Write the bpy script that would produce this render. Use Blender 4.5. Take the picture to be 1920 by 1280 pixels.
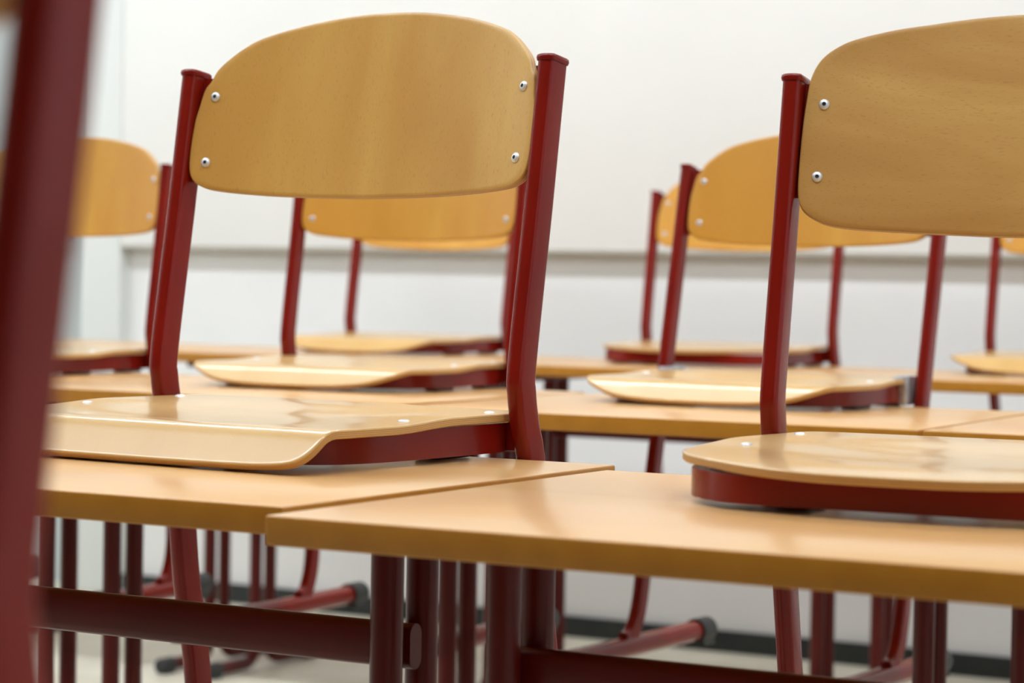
import bpy, bmesh, math
from mathutils import Vector, Matrix

for o in list(bpy.data.objects): bpy.data.objects.remove(o)
S = bpy.context.scene
C = S.collection
K = 0.82                       # survey units -> metres

# ------------------------------------------------------------ camera
PITCH, ROLL, EYE, FPX = -0.02529, 0.01782, 1.07431, 4571.0
cam_data = bpy.data.cameras.new('camera')
cam = bpy.data.objects.new('camera', cam_data); C.objects.link(cam)
cam_data.sensor_width = 36.0
cam_data.lens = FPX / 1920 * 36
cam_data.clip_start = 0.05
cp, sp, cr, sr = math.cos(PITCH), math.sin(PITCH), math.cos(ROLL), math.sin(ROLL)
fwd = Vector((0, cp, sp)); up0 = Vector((0, -sp, cp)); rt0 = Vector((1, 0, 0))
rt = rt0 * cr + up0 * sr; up = up0 * cr - rt0 * sr
M = Matrix((rt, up, -fwd)).transposed().to_4x4()
M.translation = Vector((0, 0, EYE * K))
cam.matrix_world = M
cam_data.dof.use_dof = True
cam_data.dof.focus_distance = 2.72 * K
cam_data.dof.aperture_fstop = 7.0
S.camera = cam

# ------------------------------------------------------------ world, colour
w = bpy.data.worlds.new('world'); S.world = w; w.use_nodes = True
bg = w.node_tree.nodes['Background']
bg.inputs[0].default_value = (0.80, 0.90, 1.0, 1); bg.inputs[1].default_value = 1.2
S.view_settings.view_transform = 'Standard'
S.view_settings.look = 'None'
S.view_settings.gamma = 1
S.view_settings.use_curve_mapping = False
S.view_settings.exposure = 0.0
LAMP = 30.0                     # strength of the ceiling lamps

# ------------------------------------------------------------ materials
def s2l(c):
    return tuple((x / 255 / 12.92 if x / 255 <= .04045 else ((x / 255 + .055) / 1.055) ** 2.4) for x in c) + (1,)

def mat(name, rgb, rough=.5, metal=0, spec=.5, coat=0, emit=None):
    m = bpy.data.materials.new(name); m.use_nodes = True
    b = m.node_tree.nodes['Principled BSDF']
    b.inputs['Base Color'].default_value = s2l(rgb)
    b.inputs['Roughness'].default_value = rough
    b.inputs['Metallic'].default_value = metal
    b.inputs['Specular IOR Level'].default_value = spec
    b.inputs['Coat Weight'].default_value = coat
    b.inputs['Coat Roughness'].default_value = .06
    if emit:
        b.inputs['Emission Color'].default_value = (*emit[0], 1); b.inputs['Emission Strength'].default_value = emit[1]
    return m, b

def noisy(m, b, c1, c2, scale, stretch=(1, 1, 1), detail=3, bump=0, fac=(.35, .65)):
    nt = m.node_tree; N, L = nt.nodes, nt.links
    tc = N.new('ShaderNodeTexCoord'); mp = N.new('ShaderNodeMapping'); mp.inputs['Scale'].default_value = stretch
    nz = N.new('ShaderNodeTexNoise'); nz.inputs['Scale'].default_value = scale; nz.inputs['Detail'].default_value = detail
    cr_ = N.new('ShaderNodeValToRGB')
    cr_.color_ramp.elements[0].position, cr_.color_ramp.elements[1].position = fac
    cr_.color_ramp.elements[0].color = s2l(c1); cr_.color_ramp.elements[1].color = s2l(c2)
    L.new(tc.outputs['Object'], mp.inputs[0]); L.new(mp.outputs[0], nz.inputs[0]); L.new(nz.outputs[0], cr_.inputs[0])
    L.new(cr_.outputs[0], b.inputs['Base Color'])
    if bump:
        bp = N.new('ShaderNodeBump'); bp.inputs['Strength'].default_value = bump; bp.inputs['Distance'].default_value = .002
        L.new(nz.outputs[0], bp.inputs['Height']); L.new(bp.outputs[0], b.inputs['Normal'])
    return cr_, tc

def wood(name, light, dark, fleck, grain='z', rough=.3, coat=.25, fleck_amt=.3, seed=0, big=2.2, spec=.5, dist=.6, along=.12):
    """beech: broad soft figure plus short fine pores, both stretched along the grain"""
    m, b = mat(name, light, rough, spec=spec, coat=coat)
    b.inputs['Coat Roughness'].default_value = .12
    nt = m.node_tree; N, L = nt.nodes, nt.links
    tc = N.new('ShaderNodeTexCoord')
    ax = {'x': 0, 'y': 1, 'z': 2}[grain]
    def field(scale, along, detail, off=0, dist=0):
        mp = N.new('ShaderNodeMapping'); sc = [1, 1, 1]; sc[ax] = along; mp.inputs['Scale'].default_value = sc
        mp.inputs['Location'].default_value = (seed + off, seed * .7, seed * 1.3)
        nz = N.new('ShaderNodeTexNoise'); nz.inputs['Scale'].default_value = scale; nz.inputs['Detail'].default_value = detail
        nz.inputs['Distortion'].default_value = dist
        L.new(tc.outputs['Object'], mp.inputs[0]); L.new(mp.outputs[0], nz.inputs[0]); return nz
    a = field(big * 4, along, 3, 0, dist); f = field(900, .16, 2, 3); g = field(60, .05, 2, 5)
    r1 = N.new('ShaderNodeValToRGB'); r1.color_ramp.elements[0].position = .32; r1.color_ramp.elements[1].position = .68
    r1.color_ramp.elements[0].color = s2l(dark); r1.color_ramp.elements[1].color = s2l(light)
    L.new(a.outputs[0], r1.inputs[0])
    r2 = N.new('ShaderNodeValToRGB'); r2.color_ramp.elements[0].position = .58; r2.color_ramp.elements[1].position = .72
    r2.color_ramp.elements[0].color = (0, 0, 0, 1); r2.color_ramp.elements[1].color = (fleck_amt,) * 3 + (1,)
    L.new(f.outputs[0], r2.inputs[0])
    r3 = N.new('ShaderNodeValToRGB'); r3.color_ramp.elements[0].position = .4; r3.color_ramp.elements[1].position = .7
    r3.color_ramp.elements[0].color = (0, 0, 0, 1); r3.color_ramp.elements[1].color = (.22,) * 3 + (1,)
    L.new(g.outputs[0], r3.inputs[0])
    m1 = N.new('ShaderNodeMixRGB'); m1.inputs[2].default_value = s2l(fleck); L.new(r2.outputs[0], m1.inputs[0]); L.new(r1.outputs[0], m1.inputs[1])
    m2 = N.new('ShaderNodeMixRGB'); m2.inputs[2].default_value = s2l(dark); L.new(r3.outputs[0], m2.inputs[0]); L.new(m1.outputs[0], m2.inputs[1])
    L.new(m2.outputs[0], b.inputs['Base Color'])
    return m

BK_L, BK_D, BK_F = (214, 170, 88), (194, 142, 64), (142, 96, 40)
M_BACK_V = wood('beech_ply_upright_grain', BK_L, BK_D, BK_F, 'z', rough=.36, coat=.12, seed=1.3)
M_BACK_W = wood('beech_ply_golden', (220, 166, 64), (208, 146, 46), (166, 108, 36), 'z', rough=.36, coat=.12, seed=4.1)
M_BACK_H = wood('beech_ply_level_grain', (206, 162, 92), (180, 130, 64), (130, 90, 38), 'x', rough=.4, coat=.08, seed=2.7, big=1.9, dist=1.6, along=.3)
M_SEAT = wood('beech_seat_lacquered', (214, 172, 106), (206, 162, 94), (172, 128, 70), 'y', rough=.32, coat=.55, fleck_amt=.15, seed=.4)
M_SEAT2 = wood('beech_seat_pale', (214, 174, 114), (206, 163, 102), (168, 126, 74), 'x', rough=.32, coat=.55, fleck_amt=.15, seed=6.4)
M_PLY_L = mat('ply_edge_light', (208, 164, 100), .5)[0]
M_PLY_D = mat('ply_edge_dark', (178, 132, 74), .5)[0]
M_TOP = wood('beech_laminate_top', (221, 174, 112), (213, 160, 98), (190, 138, 80), 'x', rough=.3, coat=.25, fleck_amt=.12, seed=3.3, big=2.5)
M_EDGE, _b = mat('ochre_edge_band', (182, 120, 24), .42)
noisy(M_EDGE, _b, (178, 116, 22), (187, 124, 29), 30, (1, 1, 1))
M_RED, _b = mat('oxide_red_enamel', (122, 22, 12), .2, spec=.25, coat=.06)
noisy(M_RED, _b, (117, 20, 11), (129, 25, 13), 9)
M_RED_SHADED, _b = mat('red_enamel_shaded', (84, 16, 11), .3, spec=.25, coat=.05)  # table frames: shade under the tops is put into this darker red
noisy(M_RED_SHADED, _b, (80, 15, 10), (89, 18, 12), 9)
M_RIVET = mat('aluminium', (222, 222, 224), .5, metal=.75)[0]
M_HOLE = mat('rivet_hole', (12, 14, 18), .6)[0]
M_ZINC, _b = mat('bare_zinc', (186, 188, 192), .3, metal=.7)
noisy(M_ZINC, _b, (150, 152, 158), (205, 206, 210), 60)
M_RUB = mat('black_rubber', (42, 44, 43), .55)[0]
M_PAD = mat('black_pad', (30, 28, 28), .6)[0]
M_WALL, _b = mat('wall_paint', (238, 236, 233), .75); noisy(M_WALL, _b, (236, 234, 231), (240, 238, 235), 3)
M_BOARD, _b = mat('panel_white', (240, 238, 233), .5); noisy(M_BOARD, _b, (238, 236, 231), (242, 240, 235), 2)
M_RAIL = mat('panel_rail', (196, 190, 178), .5)[0]
M_PIL = mat('pilaster_paint', (228, 230, 226), .6)[0]
M_DOOR = mat('door_paint', (186, 192, 190), .5)[0]
M_SKIRT = mat('black_skirting', (34, 38, 36), .5)[0]
M_FRONT, _b = mat('front_wall_darkened', (92, 86, 80), .8); noisy(M_FRONT, _b, (90, 84, 78), (95, 89, 83), 3)  # unseen wall, toned dark so the red posts reflect a dim room
M_CEIL = mat('ceiling_paint', (238, 238, 236), .85)[0]
M_LAMP = mat('lamp_diffuser', (250, 250, 250), .5, emit=((.88, .965, 1.06), LAMP))[0]
M_HOUS = mat('lamp_housing', (225, 225, 225), .5)[0]
M_FLOOR, _b = mat('linoleum', (206, 198, 178), .45)
noisy(M_FLOOR, _b, (200, 191, 170), (212, 205, 186), 6, detail=6)
M_FRAMEW = mat('window_frame_white', (232, 232, 230), .4)[0]
M_GLASS = bpy.data.materials.new('window_glass'); M_GLASS.use_nodes = True
_n = M_GLASS.node_tree.nodes; _n.clear()
_o = _n.new('ShaderNodeOutputMaterial'); _t = _n.new('ShaderNodeBsdfTransparent'); _g = _n.new('ShaderNodeBsdfGlossy'); _x = _n.new('ShaderNodeMixShader')
_g.inputs['Roughness'].default_value = .02; _x.inputs[0].default_value = .06
M_GLASS.node_tree.links.new(_t.outputs[0], _x.inputs[1]); M_GLASS.node_tree.links.new(_g.outputs[0], _x.inputs[2]); M_GLASS.node_tree.links.new(_x.outputs[0], _o.inputs[0])

# ------------------------------------------------------------ mesh helpers (coordinates in survey units)
class MB:
    def __init__(s): s.v = []; s.f = []; s.m = []
    def add(s, vs, fs, mi=0):
        b = len(s.v); s.v += [tuple(p) for p in vs]
        for f in fs: s.f.append([i + b for i in f]); s.m.append(mi)
        return s
    def box(s, x0, x1, y0, y1, z0, z1, mi=0, tf=None):
        vs = [Vector((x, y, z)) for z in (z0, z1) for y in (y0, y1) for x in (x0, x1)]
        if tf: vs = [tf(p) for p in vs]
        return s.add(vs, [(0, 2, 3, 1), (4, 5, 7, 6), (0, 1, 5, 4), (2, 6, 7, 3), (0, 4, 6, 2), (1, 3, 7, 5)], mi)
    def sweep(s, path, sec, A, mi=0, cap=True, taper=None):
        """sec: (a, b) points; a along fixed axis A, b along tangent x A"""
        path = [Vector(p) for p in path]; A = Vector(A).normalized(); n = len(path); k = len(sec); vs = []
        for i, p in enumerate(path):
            t = (path[min(i + 1, n - 1)] - path[max(i - 1, 0)]).normalized()
            B = t.cross(A).normalized()
            q = 1.0 if not taper else taper[i]
            for a, b in sec: vs.append(p + A * a * q + B * b * q)
        fs = []
        for i in range(n - 1):
            for j in range(k):
                fs.append((i * k + j, i * k + (j + 1) % k, (i + 1) * k + (j + 1) % k, (i + 1) * k + j))
        if cap: fs.append(tuple(range(k))[::-1]); fs.append(tuple((n - 1) * k + j for j in range(k)))
        return s.add(vs, fs, mi)
    def build(s, name, mats, parent=None, smooth=False, bevel=0, seg=2, angle=40):
        me = bpy.data.meshes.new(name)
        me.from_pydata([tuple(c * K for c in p) for p in s.v], [], s.f)
        for m in (mats if isinstance(mats, (list, tuple)) else [mats]): me.materials.append(m)
        for p, mi in zip(me.polygons, s.m): p.material_index = mi
        bm = bmesh.new(); bm.from_mesh(me)
        bmesh.ops.remove_doubles(bm, verts=bm.verts, dist=1e-6)
        bmesh.ops.recalc_face_normals(bm, faces=bm.faces)
        if bevel:
            es = [e for e in bm.edges if len(e.link_faces) == 2 and e.calc_face_angle(0) > math.radians(30)]
            bmesh.ops.bevel(bm, geom=es, offset=bevel * K, segments=seg, affect='EDGES', profile=.5)
        if smooth or bevel:
            for f in bm.faces: f.smooth = True
            for e in bm.edges:
                if len(e.link_faces) == 2 and e.calc_face_angle(0) > math.radians(angle): e.smooth = False
        bm.to_mesh(me); bm.free()
        o = bpy.data.objects.new(name, me); C.objects.link(o)
        if parent: o.parent = parent
        return o

def oval(hx, hy, bulge, n=6, r=None):
    """tube section: flat sides, rounded ends; hx half width, hy straight half length, bulge = end depth"""
    pts = []
    for i in range(n + 1):
        a = math.pi * i / n; pts.append((hx * math.cos(a), hy + bulge * math.sin(a)))
    for i in range(n + 1):
        a = math.pi + math.pi * i / n; pts.append((hx * math.cos(a), -hy + bulge * math.sin(a)))
    return pts
def post_sec(hx, hy, bulge, n=12, e=2.35):
    """flat-sided tube with shallow rounded ends and tight corners"""
    pts = []
    for sgn in (1, -1):
        for i in range(n + 1):
            a = math.pi * i / n; c, d = math.cos(a), math.sin(a)
            x = hx * math.copysign(abs(c) ** (2 / e), c); y = hy - .0012 + (bulge + .0012) * abs(d) ** (2 / e)
            pts.append((sgn * x, sgn * y))
    return pts
def circ(r, n=20): return [(r * math.cos(2 * math.pi * i / n), r * math.sin(2 * math.pi * i / n)) for i in range(n)]

def spline(pts, sub=8):
    pts = [Vector(p) for p in pts]; out = []
    P = [pts[0] * 2 - pts[1]] + pts + [pts[-1] * 2 - pts[-2]]
    for i in range(1, len(P) - 2):
        for j in range(sub):
            t = j / sub; a, b, c, d = P[i - 1:i + 3]
            out.append(.5 * (2 * b + (c - a) * t + (2 * a - 5 * b + 4 * c - d) * t * t + (3 * b - a - 3 * c + d) * t ** 3))
    out.append(pts[-1]); return out

def tag(o, label=None, cat=None, group=None, kind=None):
    if label: o['label'] = label
    if cat: o['category'] = cat
    if group: o['group'] = group
    if kind: o['kind'] = kind
    return o
def empty(name, loc, rz=0, sc=1):
    o = bpy.data.objects.new(name, None); C.objects.link(o); o.empty_display_size = .05
    o.location = [c * K for c in loc]; o.rotation_euler = (0, 0, rz); o.scale = (sc,) * 3; return o

# ------------------------------------------------------------ the room (its own axes: U right along back wall, W towards it)
WA = 0.51807; cu, su = math.cos(WA), math.sin(WA)
WY = 7.47393
def R(u, d, z):               # u from the foot of the line of sight on the wall, d metres in front of wall plane (+ = into room)
    return Vector((u * cu - d * su, WY - u * su - d * cu, z))
def room(p): return R(p[0], p[1], p[2])
U0, U1, D1, ZC = -4.6, 6.6, 9.3, 3.70
def struct(name, mb, m, **k): o = mb.build(name, m, **k); o['kind'] = 'structure'; return o
struct('floor', MB().box(U0 - .2, U1 + .2, -.2, D1 + .2, -.1, 0, tf=room), M_FLOOR)
struct('ceiling', MB().box(U0 - .2, U1 + .2, -.2, D1 + .2, ZC, ZC + .1, tf=room), M_CEIL)
wb = MB().box(-1.64, U1 + .2, -.2, 0, 0, ZC, tf=room)
wb.box(U0 - .2, -2.85, -.2, 0, 0, ZC, tf=room); wb.box(-2.85, -1.64, -.2, 0, 2.5, ZC, tf=room)
struct('wall_back', wb, M_WALL)
struct('wall_left', MB().box(U0 - .2, U0, 0, D1, 0, ZC, tf=room), M_WALL)
struct('wall_front', MB().box(U0 - .2, U1 + .2, D1, D1 + .2, 0, ZC, tf=room), M_FRONT)
# right wall with three windows
wr = MB(); SILL, HEAD = 1.15, 3.1
wins = [(.7, 2.7), (3.3, 5.3), (5.9, 7.9)]
wr.box(U1, U1 + .2, 0, D1, 0, SILL, tf=room); wr.box(U1, U1 + .2, 0, D1, HEAD, ZC, tf=room)
edges = [0] + [c for ww in wins for c in ww] + [D1]
for a, b in zip(edges[::2], edges[1::2]): wr.box(U1, U1 + .2, a, b, SILL, HEAD, tf=room)
struct('wall_right', wr, M_WALL)
for i, (a, b) in enumerate(wins):
    fr = MB(); t = .06
    fr.box(U1 + .05, U1 + .11, a, b, SILL, SILL + t, tf=room); fr.box(U1 + .05, U1 + .11, a, b, HEAD - t, HEAD, tf=room)
    for c in (a, (a + b) / 2 - t / 2, b - t): fr.box(U1 + .05, U1 + .11, c, c + t, SILL + t, HEAD - t, tf=room)
    wo = struct('window_%d' % (i + 1), fr, M_FRAMEW)
    MB().box(U1 + .075, U1 + .085, a + t, b - t, SILL + t, HEAD - t, tf=room).build('pane', M_GLASS, wo)
    MB().box(U1 - .12, U1 + .05, a - .05, b + .05, SILL - .04, SILL - .002, tf=room).build('window_sill', M_FRAMEW, wo)
struct('baseboard_back', MB().box(-1.50, U1, .001, .02, 0, .061, tf=room), M_SKIRT)
struct('trim_1', MB().box(-1.655, -1.487, -.1, .05, .0, ZC, tf=room), M_PIL, bevel=.006)
do = struct('door_1', MB().box(-2.84, -1.656, -.10, -.06, .0, 2.49, tf=room), M_DOOR)
dh = MB().sweep([R(-1.80, -.06, 1.2), R(-1.80, -.015, 1.2), R(-1.95, -.015, 1.2)], circ(.011, 10), (0, 0, 1)); dh.build('door_handle', M_ZINC, do, smooth=True)

# long white board on the back wall
bd = empty('whiteboard', R(2.0, 0, 1.163), -WA)
tag(bd, 'long white wall board above grey shadow line on back wall, behind all the chairs', 'whiteboard')
ZB, BT = 1.163, .05
MB().box(-3.484, 3.6, -BT, -.002, .004, 1.9).build('board_panel', M_BOARD, bd, bevel=.003)
MB().box(-3.484, 3.6, -BT - .006, -.002, -.004, .0035).build('bottom_rail', M_RAIL, bd)

# ceiling lamps: three rows of long troffers
k = 0
for u in (-2.95, 0.2, 3.35):
    for d in (1.95, 4.95):
        p = R(u, d, ZC)
        L = empty('ceiling_light', p, -WA)
        row = {1.95: 'nearest the back wall', 4.95: 'further from the back wall'}[d]
        side = {-2.95: 'left', .2: 'centre', 3.35: 'window side'}[u]
        tag(L, 'long white fluorescent ceiling lamp %s, %s column' % (row, side), 'lamp', 'ceiling lamps')
        MB().box(-1.45, 1.45, -.16, .16, -.06, -.001).build('housing', M_HOUS, L)
        MB().box(-1.42, 1.42, -.10, .10, -.072, -.061).build('diffuser', M_LAMP, L)

# ------------------------------------------------------------ tables
ZT, TH, DEP, TW = .870, .026, .6465, .887
def make_table(width=TW):
    root = empty('school_table', (0, 0, 0))
    h = width / 2
    top = MB().box(-h, h, 0, DEP, -TH, 0)
    o = top.build('tabletop', [M_TOP, M_EDGE], root, bevel=.0022, seg=3)
    for p in o.data.polygons: p.material_index = 0 if p.normal.z > .8 else 1
    yc, sp_, r, ins = .325, .0676, .0168, .0734
    for s in (-1, 1):
        x = s * (h - ins)
        MB().box(x - .014, x + .014, .19, .46, -TH - .022, -TH - .0005).build('bearer', M_RED_SHADED, root, bevel=.004)
        for q in (-1, 1):
            y = yc + q * sp_ / 2
            zf = -ZT + .022
            path = [(x, y, -TH - .012), (x, y, -.2), (x, y, -.45), (x, y, zf + .06)]
            path += [(x, y + q * .045 * (1 - math.cos(a)), zf + .045 * (1 - math.sin(a)) + .0) for a in [i * math.pi / 16 for i in range(1, 9)]]
            path += [(x, y + q * .13, zf), (x, y + q * .185, zf)]
            lg = MB().sweep(path, circ(r, 20), (1, 0, 0)).build('leg', M_RED_SHADED, root, smooth=True)
            cpb = MB().sweep([(x, y + q * .165, zf), (x, y + q * .215, zf), (x, y + q * .222, zf)], circ(.0205, 16), (1, 0, 0), taper=[1, 1, .75])
            cpb.box(x - .016, x + .016, y + q * .19 - .02, y + q * .19 + .02, -ZT + .0005, zf - .01)
            cpb.build('foot_cap', M_RUB, lg, smooth=True)
    MB().sweep([(-h + ins - .014, yc, -.169), (h - ins + .014, yc, -.169)], oval(.011, .0125, .011, 8), (0, 1, 0)).build('rail', M_RED_SHADED, root, smooth=True)
    return root
def kids(o): return [c for c in bpy.data.objects if c.parent == o]
def copy_tree(o, parent=None):
    c = o.copy(); C.objects.link(c)
    if parent: c.parent = parent
    for ch in kids(o): copy_tree(ch, c)
    return c
proto_table = make_table()
T = dict(T0=(-.20029, 2.15182, .51465), T1=(-.2081, 2.07502, .50429), TC=(-.18355, 3.93545, .51577), TD=(-.13265, 3.83969, .46917), TE=(.05627, 5.87199, .51467))
def tpt(t, x, y, z=0):
    X, Y, a = T[t]; return (X + x * math.cos(a) + y * math.sin(a), Y - x * math.sin(a) + y * math.cos(a), ZT + z)
TG = 'school tables standing in rows'
tabs = [('T0', -TW / 2, 0, 'beech school table under the nearest left chair, front row left, beside the seam'),
        ('T1', TW / 2, 0, 'nearest beech school table, its pale top filling the lower right'),
        ('TC', -TW / 2, 0, 'middle row beech table under the chair seen through the nearest left chair'),
        ('TC', -.90 - TW / 2, 0, 'middle row beech table at the far left under the half hidden chair'),
        ('TD', -.053 + .853 / 2, 0, 'middle row beech table under the chair with bare silver brackets'),
        ('TD', .808 + TW / 2, 0, 'middle row beech table at the right edge, mostly behind the nearest right chair'),
        ('TE', -.19 + TW / 2, 0, 'back row beech table in the centre, its ochre edge clear right of the post'),
        ('TE', -1.092 + TW / 2, 0, 'back row beech table left of centre, under the small chair behind two others'),
        ('TE', -1.987 + TW / 2, 0, 'back row beech table furthest left with no chair on it'),
        ('TE', .703 + TW / 2, 0, 'back row beech table at the right edge under the furthest right chair')]
first = True
def put_table(p, a, label):
    global first
    o = make_table(.853) if 'bare silver' in label else proto_table if first else copy_tree(proto_table); first = False
    o.location = [c * K for c in p]; o.rotation_euler = (0, 0, -a)
    tag(o, label, 'table', TG); return o
for t, x, y, lb in tabs: put_table(tpt(t, x, y), T[t][2], lb)

# ------------------------------------------------------------ chairs
def outline(half, n=14):
    """closed smooth outline from a half outline running bottom-centre -> top-centre (x >= 0)"""
    pts = [Vector((x, y, 0)) for x, y in half]
    full = pts + [Vector((-p.x, p.y, 0)) for p in reversed(pts[1:-1])]
    m = len(full); out = []
    for i in range(m):
        a, b, c, d = full[i - 1], full[i], full[(i + 1) % m], full[(i + 2) % m]
        for j in range(4):
            t = j / 4; out.append(.5 * (2 * b + (c - a) * t + (2 * a - 5 * b + 4 * c - d) * t * t + (3 * b - a - 3 * c + d) * t ** 3))
    return [(p.x, p.y) for p in out]

def sheet(out, centre, surf, nrm, th, rings, layers=7):
    """moulded ply sheet: polar grid on both faces, layered rim. surf(x,y)->point on show face, nrm(x,y)->outward normal"""
    mb = MB(); n = len(out); cx, cy = centre
    def P(i, r): return (cx + (out[i][0] - cx) * r, cy + (out[i][1] - cy) * r)
    rs = [i / rings for i in range(1, rings)]
    e = .006
    def face(off, mi, last):
        vs = [surf(cx, cy) + nrm(cx, cy) * off]
        rr = rs + last
        for r in rr:
            for i in range(n): x, y = P(i, r[0] if isinstance(r, tuple) else r); o2 = off if not isinstance(r, tuple) else r[1]; vs.append(surf(x, y) + nrm(x, y) * o2)
        fs = [(0, 1 + i, 1 + (i + 1) % n) for i in range(n)]
        for k in range(len(rr) - 1):
            for i in range(n):
                fs.append((1 + k * n + i, 1 + (k + 1) * n + i, 1 + (k + 1) * n + (i + 1) % n, 1 + k * n + (i + 1) % n))
        mb.add(vs, fs, mi)
    face(0, 0, [(1 - e, 0.0), (1 - e * .3, -.0004), (1.0, -.0014)])
    face(-th, 0, [(1 - e, -th), (1.0, -th + .0014)])
    z0, z1 = -.0014, -th + .0014
    for k in range(layers):
        a = z0 + (z1 - z0) * k / layers; b = z0 + (z1 - z0) * (k + 1) / layers
        vs = [];
        for off in (a, b):
            for i in range(n): x, y = P(i, 1); vs.append(surf(x, y) + nrm(x, y) * off)
        mb.add(vs, [(i, (i + 1) % n, n + (i + 1) % n, n + i) for i in range(n)], 1 + k % 2)
    return mb

def numnrm(surf, flip=1):
    def f(x, y):
        h = 1e-4; a = surf(x + h, y) - surf(x - h, y); b = surf(x, y + h) - surf(x, y - h)
        return a.cross(b).normalized() * flip
    return f

HALF_A = [(0, .284), (.089, .2855), (.15, .288), (.203, .2925), (.224, .297), (.236, .3045), (.2425, .318), (.2445, .345), (.2435, .375),
          (.241, .39), (.2365, .413), (.230, .4235), (.2235, .4375), (.210, .451), (.1935, .4635), (.172, .4745), (.128, .4865), (.078, .495), (.035, .499), (0, .4995)]
HALF_B = [(0, .2635), (.08, .2655), (.14, .268), (.179, .270), (.205, .2735), (.219, .2785), (.231, .286), (.238, .295), (.2415, .31), (.2425, .345),
          (.242, .38), (.2405, .41), (.2385, .43), (.234, .445), (.226, .4575), (.212, .4685), (.193, .477), (.154, .4865), (.115, .492), (.075, .497), (.035, .5), (0, .5005)]
YRL, ZRL, SLB, SAG = .0105, .3258, .186, .030
def back_surf(x, z): return Vector((x, YRL + (z - ZRL) * SLB + SAG * (1 - (x / .222) ** 2), z))

HALF_S = [(0, -.435), (.06, -.4345), (.115, -.431), (.165, -.422), (.203, -.405), (.230, -.385), (.247, -.348), (.255, -.31), (.257, -.26), (.254, -.19), (.248, -.12), (.242, -.05),
          (.238, .0), (.232, .018), (.215, .030), (.15, .036), (.07, .038), (0, .039)]
HALF_Q = [(0, -.3905), (.08, -.3905), (.15, -.390), (.195, -.3885), (.224, -.384), (.238, -.373), (.2455, -.352), (.249, -.32), (.250, -.27), (.249, -.19), (.246, -.12), (.242, -.05),
          (.238, .0), (.232, .018), (.215, .030), (.15, .036), (.07, .038), (0, .039)]
HALF_F = [(0, -.425), (.06, -.423), (.11, -.412), (.155, -.392), (.195, -.362), (.228, -.325), (.251, -.283), (.261, -.250), (.264, -.215), (.260, -.16), (.254, -.1), (.244, -.04),
          (.238, .0), (.232, .018), (.215, .030), (.15, .036), (.07, .038), (0, .039)]
def smooth(a, b, t):
    t = max(0, min(1, (t - a) / (b - a))); return t * t * (3 - 2 * t)
def seat_top(x, y):
    z = .0435 + .005 * smooth(-.235, -.125, y)
    z -= .0070 * math.exp(-((x / .15) ** 2) ** 2) * math.exp(-(((y + .17) / .12) ** 2) ** 2)
    return z
def seat_fall(x, y, s0=-.365, r=.048, ang=math.radians(38)):
    if y >= s0: return Vector((x, y, seat_top(x, y)))
    s = s0 - y; z0 = seat_top(x, s0)
    if s < r * ang:
        a = s / r; return Vector((x, s0 - r * math.sin(a), z0 - r * (1 - math.cos(a))))
    q = s - r * ang; return Vector((x, s0 - r * math.sin(ang) - q * math.cos(ang), z0 - r * (1 - math.cos(ang)) - q * math.sin(ang)))
def seat_square(x, y): return seat_fall(x, y, -.329, .030, math.radians(46))
def seat_flat(x, y):
    z = seat_top(x, y) + .001
    if y < -.34: z -= .6 * (y + .34) ** 2
    return Vector((x, y, z))

P_ = .2565                    # half distance between the uprights
def dome(c, n, r, hgt, hole, mb):
    n = n.normalized(); t = n.orthogonal().normalized(); b = n.cross(t)
    prof = [(1.0, 0, 0), (.97, .35, 0), (.8, .72, 0), (.55, .95, 0), (.36, 1.0, 0), (.33, .8, 1), (.0, .7, 1)] if hole else [(1, 0, 0), (.9, .45, 0), (.6, .85, 0), (0, 1, 0)]
    N = 16; prev = None
    for k, (rr, hh, mi) in enumerate(prof):
        if rr == 0: ring = [c + n * hgt * hh]
        else: ring = [c + n * hgt * hh + (t * math.cos(2 * math.pi * i / N) + b * math.sin(2 * math.pi * i / N)) * r * rr for i in range(N)]
        if prev:
            if len(ring) == 1: mb.add(prev + ring, [(i, (i + 1) % N, N) for i in range(N)], mi)
            else: mb.add(prev + ring, [(i, (i + 1) % N, N + (i + 1) % N, N + i) for i in range(N)], mi)
        prev = ring
    return mb

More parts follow.
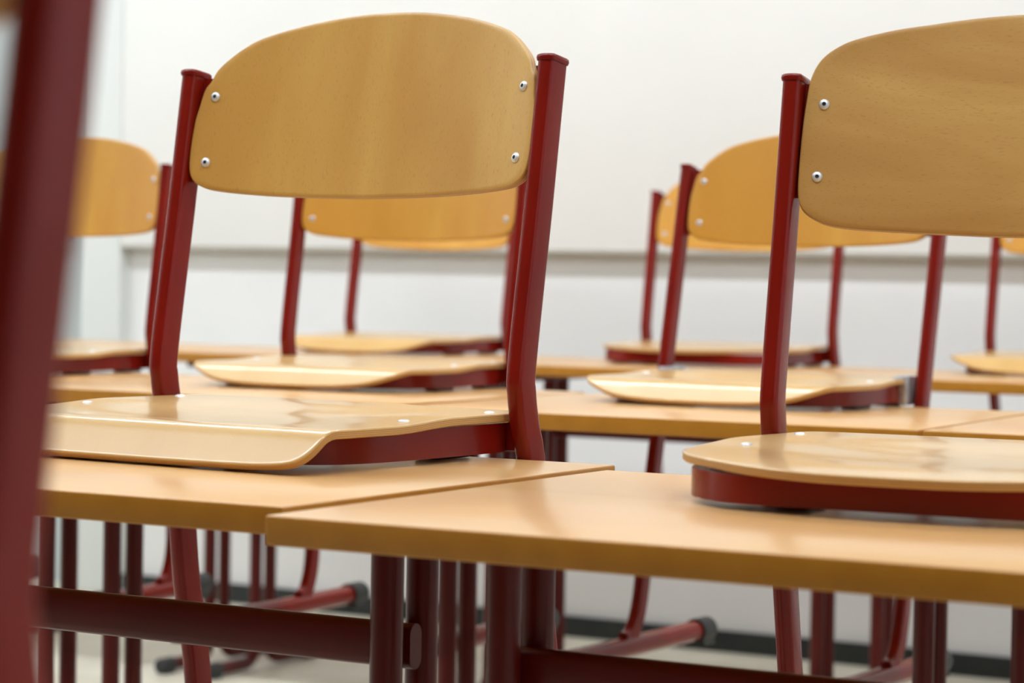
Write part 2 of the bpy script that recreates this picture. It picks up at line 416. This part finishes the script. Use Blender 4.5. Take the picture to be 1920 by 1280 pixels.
def make_chair(seat='fall', back='A', post='kink', mback=M_BACK_V, mseat=M_SEAT, pads=((-.222, -.24), (.222, -.24), (-.222, -.06), (.222, -.06)), back_run=(.235, .235), front_run=-.19, lo=0.0):
    root = empty('school_chair', (0, 0, 0))
    # backrest
    half = HALF_A if back == 'A' else HALF_B
    nb = numnrm(back_surf, 1)
    if nb(0, .4).y > 0: nb = numnrm(back_surf, -1)
    bo = sheet(outline(half), (0, .385), back_surf, nb, .0105, 22, 5).build('backrest', [mback, M_PLY_L, M_PLY_D], root, smooth=True, angle=50)
    for s in (-1, 1):
        for x, z in ((.2218, .4049), (.2228, .3258)):
            c = back_surf(s * x, z); n = nb(s * x, z)
            mb = dome(c - n * .0003, n, .0060, .003, True, MB()); mb.build('rivet', [M_RIVET, M_HOLE], bo, smooth=True, angle=60)
    # seat
    sf, half = {'fall': (seat_fall, HALF_S), 'square': (seat_square, HALF_Q), 'flat': (seat_flat, HALF_F)}[seat]
    nn = numnrm(sf, 1)
    so = sheet(outline(half), (0, -.2), sf, nn, .0092, 56, 7).build('seat', [mseat, M_PLY_L, M_PLY_D], root, smooth=True, angle=50)
    for s in (-1, 1):
        for x, y in ((.222, -.185), (.222, -.03)):
            mb = dome(sf(s * x, y) - Vector((0, 0, .0002)), Vector((0, 0, 1)), .0062, .0022, False, MB()); mb.build('screw', M_RIVET, so, smooth=True, angle=60)
    # seat frame: one bent band running post - front - post
    fy = {'fall': -.375, 'square': -.335, 'flat': -.392}[seat]; r = .09 if seat == 'square' else .11; x0 = .226
    path = [(x0, -.004, 0), (x0 + .003, -.08, 0), (x0 + .004, -.16, 0), (x0 + .002, fy + r + .01, 0)]
    path += [(x0 - r * (1 - math.cos(a)) * 1.0, fy + r - r * math.sin(a), 0) for a in [i * math.pi / 24 for i in range(1, 13)]]
    path = [Vector(p) for p in path]
    full = path + [Vector((-p.x, p.y, 0)) for p in reversed(path)]
    sec = [(.0165, -.006), (.0165, .0050), (.0150, .0076), (.0115, .0078), (.004, .0052), (-.002, .0050), (-.008, .0080), (-.0130, .0086), (-.0165, .0055), (-.0165, -.006)]
    full = [p + Vector((0, 0, .0225)) for p in full]
    def hh(p): return Vector((0, 0, 0))
    f = MB()
    # outward is the b axis: tangent x Z points outward for this direction
    f.sweep(full, sec, (0, 0, 1))
    # raise the rear of the band with the seat
    for i, v in enumerate(f.v):
        if v[2] > .0225: f.v[i] = (v[0], v[1], v[2] - .0065 + .005 * smooth(-.235, -.125, v[1]))
    fo = f.build('seat_frame', M_RED, root, smooth=True, angle=50)
    if post == 'kink':
        for s in (-1, 1): MB().box(s * .240 - .008, s * .240 + .008, -.014, .008, .007, .039).build('bracket', M_RED, root, bevel=.003)
    else:
        for s in (-1, 1):
            g = MB().box(s * .238 - .014, s * .238 + .012, -.090, -.022, .002, .054)
            tag(g.build('bracket', M_ZINC, root, bevel=.003), 'bare silver metal bracket')
    # pads
    for x, y in pads:
        MB().box(x - .014, x + .014, y - .032, y + .032, .0003, .0062).build('pad', M_PAD, root, bevel=.002)
    # uprights running down into the legs
    zj = -.4512
    if post == 'kink':
        ys = [(.0297, .4329), (.0060, .2700), (-.0197, .105), (-.0195, .07), (-.0120, .035), (0, 0), (.018, -.07), (.040, -.17), (.060, -.27), (.068, -.345), (.062, -.40), (.044, -.441), (.020, -.4535)]
        pw = P_; yj = .04; m = M_RED
    else:
        ys = [(.0389, .4329), (-.0323, .0853), (-.0495, 0), (-.090, -.2), (-.105, -.29), (-.118, -.37), (-.135, -.42), (-.160, -.448), (-.18, -.4535)]
        pw = .2625; yj = -.16; m = M_RED
    ys = [(y + lo * smooth(0, -.17, z) if z < 0 else y, z) for y, z in ys]; yj += lo
    for s in (-1, 1):
        pth = [Vector((s * pw, y, z)) for y, z in ys]
        straight = pth[:2]; rest = spline(pth[1:], 6)
        pth = [straight[0]] + rest
        mb = MB().sweep(pth, post_sec(.0103, .0118, .0058), (1, 0, 0))
        # end cap with a rolled rim
        t = (pth[0] - pth[1]).normalized()
        mb.sweep([pth[0] - t * .004, pth[0] - t * .001, pth[0] + t * .002, pth[0] + t * .0035], post_sec(.0116, .0138, .0052), (1, 0, 0), taper=[.97, 1.03, 1.0, .86])
        po = mb.build('leg', m, root, smooth=True, angle=50)
        # plate that carries the backrest
        q = MB(); pl = []
        for z in (.305, .430):
            for x, yy in ((.2475, 0), (.208, 0)):
                p = back_surf(s * x, z); n = nb(s * x, z); pl += [p - n * .0112, p - n * .0142]
        q.add(pl, [(0, 2, 6, 4), (1, 5, 7, 3), (0, 1, 3, 2), (4, 6, 7, 5), (0, 4, 5, 1), (2, 3, 7, 6)]); q.build('backrest_plate', m, po)
        # runner
        xr = s * pw; zc = zj - .0145
        yf, yb = (front_run, yj + back_run[s > 0]) if post == 'kink' else (front_run, back_run[s > 0])
        rn = MB().sweep([(xr, yf, zc), (xr, (yf + yb) / 2, zc), (xr, yb, zc)], circ(.0195, 18), (1, 0, 0)).build('runner', m, root, smooth=True, angle=50)
        for yy, q_ in ((yb, 1), (yf, -1))[:1 if front_run < -.4 else 2]:
            c = MB().sweep([(xr, yy - q_ * .030, zc), (xr, yy + q_ * .020, zc), (xr, yy + q_ * .026, zc)], circ(.0240, 18), (1, 0, 0), taper=[1, 1, .88])
            c.box(xr - .018, xr + .018, yy - .024, yy + .020, zc - .0285, zc - .012)
            c.build('end_cap', M_RUB, rn, smooth=True, angle=50)
    return root

CH = dict(A=(-.20146, 2.94325, .59331, 1.05907), B=(.509, 2.472, .467, .977), C=(-.21264, 4.72715, .48647, .97628), D=(.5152, 4.3480, .56449, .96419),
          G=(-.96131, 5.16224, .45004, .98549), E=(.59467, 6.3401, .49366, 1.02048), H=(-.22869, 6.82882, .52037, 1.0), F=(1.43546, 6.01415, .50366, 1.00206))
def place(o, c, label):
    x, y, a, s = CH[c]
    o.location = (x * K, y * K, (ZT + .0004) * K); o.rotation_euler = (0, 0, -a); o.scale = (s,) * 3
    tag(o, label, 'chair', 'school chairs hung on the tables'); return o
NEAR = ((-.12, -.300), (.12, -.300), (-.19, -.07), (.19, -.07))
fall = make_chair('square', 'A', 'kink', M_BACK_V, M_SEAT, NEAR, lo=-.016)
place(fall, 'A', 'nearest left school chair, its whole curved wooden backrest in view, hung on the front table')
flat = make_chair('flat', 'B', 'kink', M_BACK_H, M_SEAT2, NEAR)
place(flat, 'B', 'nearest right school chair, wooden backrest cut by the right picture edge')
silver = make_chair('fall', 'A', 'straight', M_BACK_W, M_SEAT, back_run=(.13, .045), front_run=-.43)
place(silver, 'D', 'school chair with bare silver brackets between seat frame and straight red uprights')
gold = make_chair('fall', 'A', 'kink', M_BACK_W, M_SEAT, back_run=(.200, .085), front_run=-.36, lo=.015)
place(gold, 'C', 'middle row school chair seen through and below the backrest of the nearest left chair')
place(make_chair('fall', 'A', 'kink', M_BACK_W, M_SEAT, back_run=(.2, .13)), 'G', 'middle row school chair at left, cut off by the blurred red post')
place(copy_tree(gold), 'H', 'smallest school chair far back, directly behind the middle row chair at left')
place(copy_tree(gold), 'F', 'back row school chair at the right edge, only its left side in view')
pale = make_chair('flat', 'A', 'kink', M_BACK_W, M_SEAT2)
place(pale, 'E', 'back row school chair behind and left of the one with silver brackets')
# chair very close to the lens at left, with the table it hangs on
ca = .50; hx, hy = -.1745, .89
cx_, cy_ = hx - .2565 * math.cos(ca), hy + .2565 * math.sin(ca)
CH['I'] = (cx_, cy_, ca, 1.0)
place(copy_tree(fall), 'I', 'out of focus school chair closest to the camera, dark red post at the left edge')
T['TI'] = (cx_ - (DEP + .03) * math.sin(ca), cy_ - (DEP + .03) * math.cos(ca), ca)
put_table(tpt('TI', -.13, 0), ca, 'beech school table under the out of focus chair closest to the camera')
